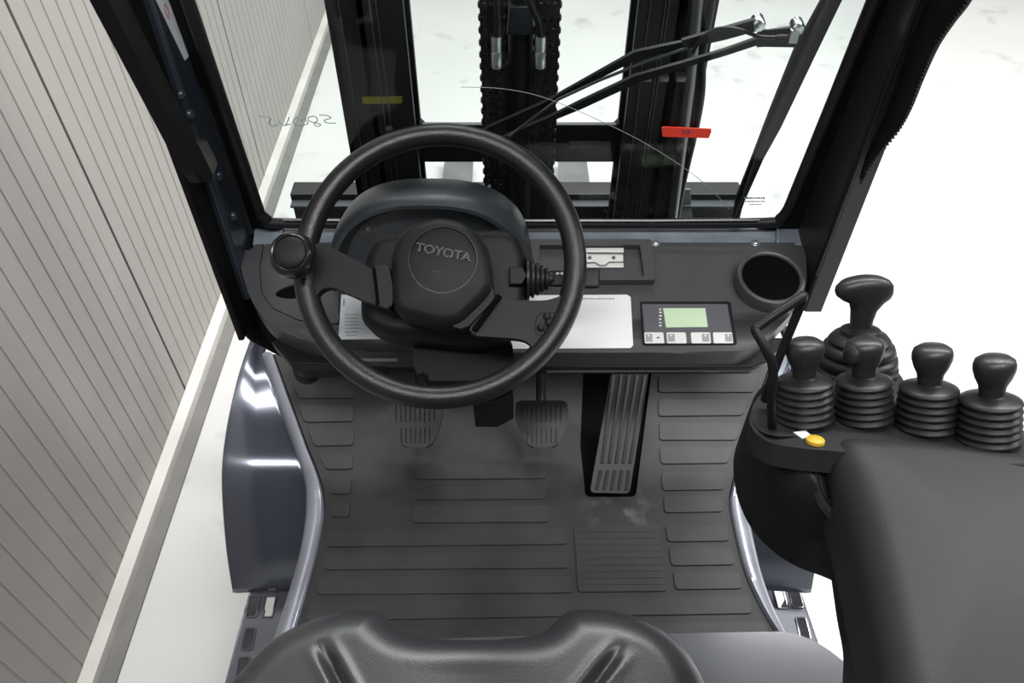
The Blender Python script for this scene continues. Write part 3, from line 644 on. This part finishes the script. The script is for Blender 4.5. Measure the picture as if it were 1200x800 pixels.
# ------------------------------------------------------------------ armrest console with levers
ZC = 1.32; CP = pl((0, 0, ZC), (0, 0, 1))
con = thing('armrest_console', 'black moulded armrest console carrying the row of levers, right edge', 'armrest', (.36, .3, 1.1))
CP = pl(pz(1010, 505, ZC), (0, .42, .907)); CN = CP[1]
slab('lever_pod', ons([(877, 494), (884, 468), (905, 452), (945, 440), (1048, 444), (1115, 462), (1215, 512), (1300, 545), (1300, 560), (1205, 545), (1000, 530), (945, 526), (905, 520), (886, 509)], CP), CN, .022, 'console_plastic', con, bev=.007, r=.02, seg=5)
rA = catmull([on(a, b, off(CP, -.006)) for a, b in [(950, 446), (905, 457), (887, 471), (880, 492), (888, 509), (906, 519)]] + [pz(942, 525, 1.312), pz(955, 552, 1.306), pz(968, 588, 1.298), pz(1000, 622, 1.29)], 5)
rB = catmull([pz(a, b, 1.23) for a, b in [(960, 462), (905, 468), (880, 482), (869, 508), (871, 545), (884, 582), (907, 612), (942, 637), (985, 654), (1040, 680)]], 5)
V = []; nA = len(rA); sec = [(-.12, 0), (0, 0), (.06, .006), (.3, .020), (.6, .022), (.85, .012), (1.0, 0), (1.0, -.03), (1.0, -.05)]
for a, b in zip(rA, rB):
    d = b - a; o2 = Vector((d.x, d.y, 0)).normalized() if Vector((d.x, d.y)).length > .001 else Vector((0, 0, 0))
    for t, q in sec:
        p = a.lerp(b, t); V.append(p + o2 * (q if 0 < t < 1 else 0) * .45 + Vector((0, 0, q * .8)))
kA = len(sec); mesh('pod_side', V, [(i * kA + j, i * kA + j + 1, (i + 1) * kA + j + 1, (i + 1) * kA + j) for i in range(nA - 1) for j in range(kA - 1)], 'black_plastic', con, angle=80)
V = []; L_ = catmull([pz(936, 521, 1.318), pz(945, 526, 1.316), pz(957, 552, 1.309), pz(970, 588, 1.300), pz(1000, 620, 1.29)], 5); R_ = catmull([pz(985, 522, 1.318), pz(986, 530, 1.312), pz(988, 555, 1.296), pz(995, 590, 1.285), pz(1015, 620, 1.28)], 5)
for a, b in zip(L_, R_):
    for t, q in ((-.15, -.012), (0, -.001), (.08, 0), (.35, -.004), (.7, -.007), (1, -.004)): V.append(a.lerp(b, t) + Vector((0, 0, q)))
mesh('finger_hollow', V, [(i * 6 + j, i * 6 + j + 1, (i + 1) * 6 + j + 1, (i + 1) * 6 + j) for i in range(len(L_) - 1) for j in range(5)], 'console_plastic', con, angle=80)
pillow('armrest_pad', ons([(968, 545), (970, 528), (985, 521), (1100, 528), (1205, 541), (1330, 560), (1330, 900), (1050, 900), (1026, 780), (1010, 700), (996, 640), (982, 590)], pl((.3, .41, 1.312), (0, .05, 1))), (-.05, .03, 1), .05, .026, .010, 'console_plastic', con, r=.016, rings=16)
slab('armrest_shell', ons([(985, 600), (1040, 590), (1330, 640), (1330, 900), (1010, 900), (1008, 780), (1010, 740), (1001, 700)], pl((.3, .4, 1.24), (0, 0, 1))), (0, 0, 1), .05, 'black_plastic', con, bev=.012, r=.02, seg=4)
lathe('round_button', [(.0082, 0), (.0080, .0028), (.007, .0038), (.001, .0045)], on(955, 518, off(CP, .0005)), CN, 'yellow', con, seg=30, label='yellow round button')
slab('small_label', ons([(930, 506), (944, 504), (952, 511), (940, 513)], off(CP, .0012)), CN, .001, 'label_paper', con)
slab('lever_plinth', ons([(925, 425), (945, 407), (985, 398), (1040, 420), (1062, 448), (1058, 470), (940, 470)], off(CP, .012)), CN, .03, 'console_plastic', con, bev=.010, r=.02, seg=4)
box('console_post', (.38, .08, 1.05), (.09, .16, .38), 'black_plastic', con, bev=.008)
tube('wire_guard', [pz(905, 505, 1.31), pz(904, 470, 1.36), pz(906, 432, 1.395), pz(898, 410, 1.41), pz(886, 388, 1.42), pz(888, 383, 1.422), pz(912, 366, 1.43), pz(938, 349, 1.435), pz(941, 347, 1.433), pz(938, 358, 1.42), pz(920, 402, 1.38), pz(905, 440, 1.345), pz(896, 468, 1.31)],
     .0042, 'black_plastic', con, seg=10, smooth_n=4)

def bellows(c, ax, r0, r1, h, rings, parent, name='boot'):
    pr = [(r0, 0)]
    for i in range(rings):
        a = i / rings; r = r0 + (r1 - r0) * a; y = h * a; s = h / rings
        pr += [(r - .0035, y + s * .08), (r - .0005, y + s * .3), (r, y + s * .5), (r - .0005, y + s * .7), (r - .0035, y + s * .92)]
    pr += [(r1 - .004, h), (r1 * .5, h + .002), (.008, h + .003), (.0075, h + .004)]
    lathe(name, pr, c, ax, 'rubber', parent, seg=48, angle=70)
def knob(c, ax, parent, sx=1.0, sy=.85):
    lathe('knob', [(.0085, -.004), (.0095, .003), (.0098, .006), (.0105, .008), (.0130, .014), (.0148, .021), (.0150, .026), (.0138, .0305), (.010, .0335), (.001, .0345)], c, ax, 'knob_soft', parent, seg=36, sx=sx, sy=sy)
mat('knob_soft', (.017, .017, .018), .4, bump=.15, bscale=500)
LV = [(942, 500, (-.11, .46, .9), 'leftmost short black lever, beside the bent wire guard'),
      (1011, 499, (-.12, .46, .9), 'second short lever from left, knob with thumb button, below the T handle'),
      (1084, 509, (-.08, .46, .9), 'third short black lever from left, plain round knob'),
      (1156, 524, (-.10, .46, .9), 'rightmost short black lever at the picture edge')]
for i, (a, b, ax, lab) in enumerate(LV):
    c = on(a, b - 9, CP); ax = Vector(ax).normalized(); t = thing('hydraulic_lever', lab, 'lever', c, 'short levers on the armrest console')
    bellows(c, ax, .0275, .0245, .041, 6, t)
    knob(c + ax * .046, ax, t, 1.15, 1.0)
    if i == 1: lathe('thumb_button', [(.009, 0), (.009, .006), (.006, .009), (.001, .0095)], c + ax * .068 + Vector((-.010, -.004, 0)), (-.9, -.35, .2), 'knob_soft', t, seg=20)
c = on(1003, 433, off(CP, .012)); ax = Vector((-.06, .40, .9)).normalized()
t = thing('direction_lever', 'tall T-shaped black lever on a wide ribbed boot behind the short levers', 'lever', c)
pr = [(.040, 0), (.040, .004), (.036, .006), (.039, .010), (.038, .016), (.033, .018), (.036, .022), (.034, .028), (.028, .030), (.030, .034), (.026, .039), (.019, .041), (.019, .045), (.012, .048)]
lathe('boot', pr, c, ax, 'rubber', t, seg=56, angle=60)
def t_handle(c, parent):
    secs = [(-.006, .0095, .009, 0), (.006, .0100, .009, 0), (.016, .0108, .0095, 0), (.026, .0125, .010, .001), (.034, .0170, .0105, .003), (.041, .0235, .0115, .002), (.047, .0275, .012, 0), (.052, .0285, .012, -.001), (.056, .028, .0115, -.001), (.060, .024, .009, -.001), (.0615, .016, .006, 0), (.062, .001, .001, 0)]
    V = []; N = 36; x_, y_, z_ = frame(ax)
    for h, rx, ry, dx in secs:
        for k in range(N):
            q = 2 * math.pi * k / N; e = .8; cx_, sx_ = math.cos(q), math.sin(q)
            X_ = math.copysign(abs(cx_) ** e, cx_) * rx; hh = h - (.005 if h > .04 else 0) * (X_ / .028) ** 2
            V.append(c + x_ * (X_ + dx) + y_ * (math.copysign(abs(sx_) ** e, sx_) * ry) + z_ * hh)
    Fc = [(i * N + k, i * N + (k + 1) % N, (i + 1) * N + (k + 1) % N, (i + 1) * N + k) for i in range(len(secs) - 1) for k in range(N)]
    Fc.append(tuple(range(N))[::-1]); mesh('handle', V, Fc, 'knob_soft', parent, angle=60)
t_handle(c + ax * .040 , t)

# ------------------------------------------------------------------ mast
ms = thing('mast', 'black steel lifting mast with two rails, chains and centre cylinder beyond glass', 'mast', (.015, 1.4, 0))
def rail(x0, x1, y0, y1, open_to):
    """channel section: web on the outer side, two flanges towards the middle"""
    t_ = .014; z0, z1 = .1, 2.6; zc, zh = (z0 + z1) / 2, z1 - z0; xc, xw = (x0 + x1) / 2, x1 - x0
    wx = x0 + t_ / 2 if open_to > 0 else x1 - t_ / 2
    return join_bm([box_bm((wx, (y0 + y1) / 2, zc), (t_, y1 - y0, zh), .002), box_bm((xc, y0 + t_ / 2, zc), (xw, t_, zh), .002), box_bm((xc, y1 - t_ / 2, zc), (xw, t_, zh), .002)])
for x0, x1, y0, y1, op in ((-.325, -.262, 1.37, 1.47, 1), (-.268, -.186, 1.35, 1.45, 1), (.292, .355, 1.37, 1.47, -1), (.216, .297, 1.35, 1.45, -1)):
    from_bm('rail', rail(x0, x1, y0, y1, op), 'mast_steel', ms)
for x in (-.300, -.243, -.232, .236, .262, .268): box('rail_edge', (x, 1.349 if x > -.28 else 1.369, 1.35), (.0016, .004, 2.4), 'mast_edge', ms)
cb = box('cross_beam', (.015, 1.418, .998), (.40, .012, .085), 'mast_steel', ms, bev=.002)
slab('beam_edge', [Vector((a, 1.413, b)) for a, b in ((-.18, 1.043), (.21, 1.043), (.21, 1.037), (-.18, 1.037))], (0, -1, 0), .01, 'tube_grey', ms)
for s in (-1, 1):
    P = [Vector((.015 + s * a, 1.41, b)) for a, b in ((.20, 1.05), (.175, 1.02), (.15, .998), (.12, .985), (.12, .957), (.20, .957))]
    slab('gusset', P if s < 0 else P[::-1], (0, -1, 0), .02, 'mast_steel', ms, bev=.002)
slab('beam_bracket', ons([(668, 166), (716, 166), (716, 174), (668, 174)], pl((0, 1.408, 0), (0, -1, 0))), (0, -1, 0), .01, 'tube_grey', ms, bev=.002)
box('cylinder_housing', (.018, 1.385, .80), (.118, .05, .80), 'mast_steel', ms, bev=.003)
lathe('lift_cylinder', [(.024, 0), (.024, 1.1)], (.017, 1.37, .5), (0, 0, 1), 'mast_steel', ms, seg=32)
slab('cylinder_head', ons([(597, 8), (624, 8), (626, 42), (594, 42)], pl((0, 1.34, 0), (0, -1, 0))), (0, -1, 0), .03, 'cowl_plastic', ms, bev=.004)
box('cylinder_head', (.017, 1.35, 1.55), (.05, .04, .32), 'mast_steel', ms, bev=.004)
box('cylinder_back_plate', (.0145, 1.425, 1.7), (.108, .012, 1.3), 'mast_steel', ms, bev=.002)
# chains: every link a piece
def chain(xc):
    ch_ = tube('chain', [Vector((xc, 1.335, .95)), Vector((xc, 1.335, 1.62))], .006, 'chain_steel', ms, seg=8)
    p = .0222; me = None
    for k in range(int(.62 / p)):
        z = .965 + k * p; bms = []
        for dx in (-.018, -.012, -.006, .0, .006, .012, .018):
            bms.append(slab_bm(round_poly([Vector((xc + dx + .0028, 1.327, z - p * .84)), Vector((xc + dx + .0028, 1.343, z - p * .84)), Vector((xc + dx + .0028, 1.345, z + p * .84)), Vector((xc + dx + .0028, 1.325, z + p * .84))], .005, 2), (1, 0, 0), .0056)) if (k + round((dx + .018) / .006)) % 2 == 0 else None
        bms = [b for b in bms if b]
        lathe('chain_pin', [(.003, -.0242), (.0066, -.0228), (.0066, .0228), (.003, .0242)], (xc, 1.334, z), (1, 0, 0), 'chain_steel', ch_, seg=10)
        for s_ in (-.0115, .0115): bms.append(lathe('', [(.004, -.004), (.0098, -.003), (.0098, .003), (.004, .004)], (xc + s_, 1.334, z), (1, 0, 0), '', seg=10, bm_only=True))
        from_bm('link', join_bm(bms), 'chain_steel', ch_, 30)
chain(-.034); chain(.0605)
for a in (582, 633):
    cP = pyy(a, 79, 1.31); tp = pyy(a, 60, 1.31); t2 = pyy(a, 42, 1.31)
    lathe('hose_fitting', [(.0085, 0), (.0098, .002), (.0098, (tp - cP).length - .002), (.0085, (tp - cP).length), (.008, (tp - cP).length + .002), (.0095, (tp - cP).length + .005), (.009, (t2 - cP).length), (.006, (t2 - cP).length)], cP, (0, 0, 1), 'zinc', ms, seg=16)
tube('hose', [pyy(582, 44, 1.31), pyy(583, 25, 1.31), pyy(582, 0, 1.31), pyy(582, -60, 1.31)], .0065, 'rubber', ms, seg=10, smooth_n=4)
tube('hose', [pyy(633, 44, 1.31), pyy(631, 25, 1.31), pyy(622, 5, 1.30), pyy(612, -20, 1.30), pyy(606, -80, 1.31)], .0065, 'rubber', ms, seg=10, smooth_n=4)
tube('tilt_pipe', [pyy(829, -120, 1.335), pyy(817, 0, 1.335), pyy(808, 100, 1.335), pyy(786, 270, 1.335)], .0105, 'tube_grey', ms, seg=16)
tube('hose', [pyy(845, -100, 1.34), pyy(835, 0, 1.34), pyy(825, 60, 1.34), pyy(823, 110, 1.34), pyy(815, 155, 1.34), pyy(800, 220, 1.34), pyy(790, 280, 1.34)], .0055, 'rubber', ms, seg=10, smooth_n=4)
for a in (757, 777, 797): box('hose_clamp', pyy(a, 90, 1.335), (.019, .02, .013), 'tube_grey', ms, bev=.003)
slab('pipe_cover', [pyy(a, b, 1.345) for a, b in ((794, 0), (840, 0), (801, 262), (770, 262))] if False else [Vector((.300, 1.345, .1)), Vector((.352, 1.345, .1)), Vector((.352, 1.345, 2.4)), Vector((.300, 1.345, 2.4))], (0, -1, 0), .02, 'mast_steel', ms, bev=.002)
slab('yellow_label', [pyy(a, b, 1.348) for a, b in ((424, 114), (471, 113), (471, 121), (425, 122))], (0, -1, 0), .002, 'dark_yellow', ms, label='dull yellow label strip')
lathe('bolt', [(.008, 0), (.008, .006), (.001, .007)], pyy(457, 150, 1.345), (0, -1, 0), 'tube_grey', ms, seg=10)

fc = thing('fork_carriage', 'black fork carriage bar with two grey forks resting low beyond the mast', 'forklift fork', (.01, 1.52, 0))
box('carriage_bar', (.010, 1.515, .775), (1.035, .05, .085), 'mast_steel', fc, bev=.003)
box('carriage_lip', (.010, 1.505, .80), (1.03, .08, .006), 'cowl_plastic', fc, bev=.001)
box('carriage_bar', (.010, 1.515, .40), (1.035, .05, .10), 'mast_steel', fc, bev=.003)
slab('bar_end_plate', [pyy(a, b, 1.475) for a, b in ((800, 222), (809, 222), (812, 262), (796, 262))], (0, -1, 0), .004, 'fork_paint', fc, bev=.001)
for x in (-.215, .245):
    prf = [(1.545, .70), (1.58, .70), (1.585, .14), (1.60, .10), (2.80, .075), (2.80, .06), (1.57, .055), (1.545, .07)]
    P = [Vector((x + .058, a, b)) for a, b in prf]; slab('fork', P, (1, 0, 0), .116, 'fork_paint', fc, bev=.003)
for s in (-1, 1): box('carriage_bolt', (.05 + s * .17, 1.488, .775), (.012, .01, .012), 'tube_grey', fc, bev=.002)

# ------------------------------------------------------------------ wiper outside the glass
WP = off(G, -.03); wn = G[1]
wp = thing('windscreen_wiper', 'black twin-arm wiper with a long flat blade outside the windscreen', 'wiper', on(575, 190, WP))
def bar(name, pts, wd, m, parent, th=.006, h=0):
    P = [on(a, b, off(WP, h)) for a, b in pts]; L = []; R_ = []
    for i, p in enumerate(P):
        t_ = (P[min(i + 1, len(P) - 1)] - P[max(i - 1, 0)]).normalized(); s = wn.cross(t_); k = wd[i] / 2 if isinstance(wd, list) else wd / 2
        L.append(p + s * k); R_.append(p - s * k)
    return slab(name, L + R_[::-1], wn, th, m, parent, bev=.0015, seg=2)
bar('wiper_arm', [(545, 168), (576, 150), (640, 122), (705, 87), (745, 65), (806, 52)], [.006, .006, .007, .010, .011, .010], 'black_plastic', wp)
bar('wiper_arm', [(800, 53), (850, 40), (890, 29)], [.014, .017, .018], 'mast_steel', wp, h=.004)
bar('wiper_arm', [(560, 178), (597, 160), (647, 139), (680, 124), (745, 93), (800, 77), (850, 62), (895, 47)], [.006, .006, .008, .012, .011, .009, .009, .011], 'black_plastic', wp)
tube('wiper_rod', ons([(597, 160), (625, 138), (655, 116), (700, 95), (760, 71), (806, 56)], off(WP, .004)), .0022, 'tube_grey', wp, seg=8)
slab('wiper_bracket', ons([(888, 34), (900, 36), (934, 31), (940, 34), (938, 48), (930, 56), (896, 55), (887, 56)], off(WP, .003)), wn, .004, 'mast_steel', wp, bev=.001)
for a, b in ((889, 28), (935, 32)): lathe('pivot_cap', [(.0085, -.012), (.0085, .004), (.007, .007), (.001, .008)], on(a, b, off(WP, .004)), wn, 'chrome', wp, seg=20)
tube('washer_hose', ons([(812, 62), (820, 48), (835, 36), (852, 33), (870, 36), (890, 43), (910, 44)], off(WP, .008)), .0028, 'rubber', wp, seg=8, smooth_n=5)
lathe('hose_nozzle', [(.003, 0), (.0045, .003), (.0045, .022), (.003, .024)], on(908, 44, off(WP, .008)), CX, 'mast_steel', wp, seg=12)
box('blade_clip', on(930, 42, off(WP, .009)), (.012, .008, .018), 'zinc', wp, bev=.001)
slab('wiper_blade', ons([(1049, -170), (1078, -170), (987, 0), (957, 62), (915, 150), (895, 186), (871, 240), (866, 262), (858, 262), (862, 235), (880, 190), (903, 130), (932, 58), (964, 0)], WP), wn, .007, 'black_plastic', wp, bev=.0015)
bar('blade_rubber', [(1064, -170), (975, 0), (944, 62), (888, 188), (863, 260)], .005, 'rubber', wp, th=.010, h=.013)

# red tag on the glass
rt = tag(slab('red_tag', ons([(775.5, 150), (778, 149), (833.5, 151.5), (833.5, 155), (830.5, 162), (776.5, 160)], off(G, .0062)), G[1], .002, 'red_tape'), 'small red tape tag stuck on the windscreen, marked in black', 'tag')
text('marking', 'T.R', on(804, 155, off(G, .0066)), CX, G[1], .0085, 'print_dark', rt, ext=.0003, bold=.0002)
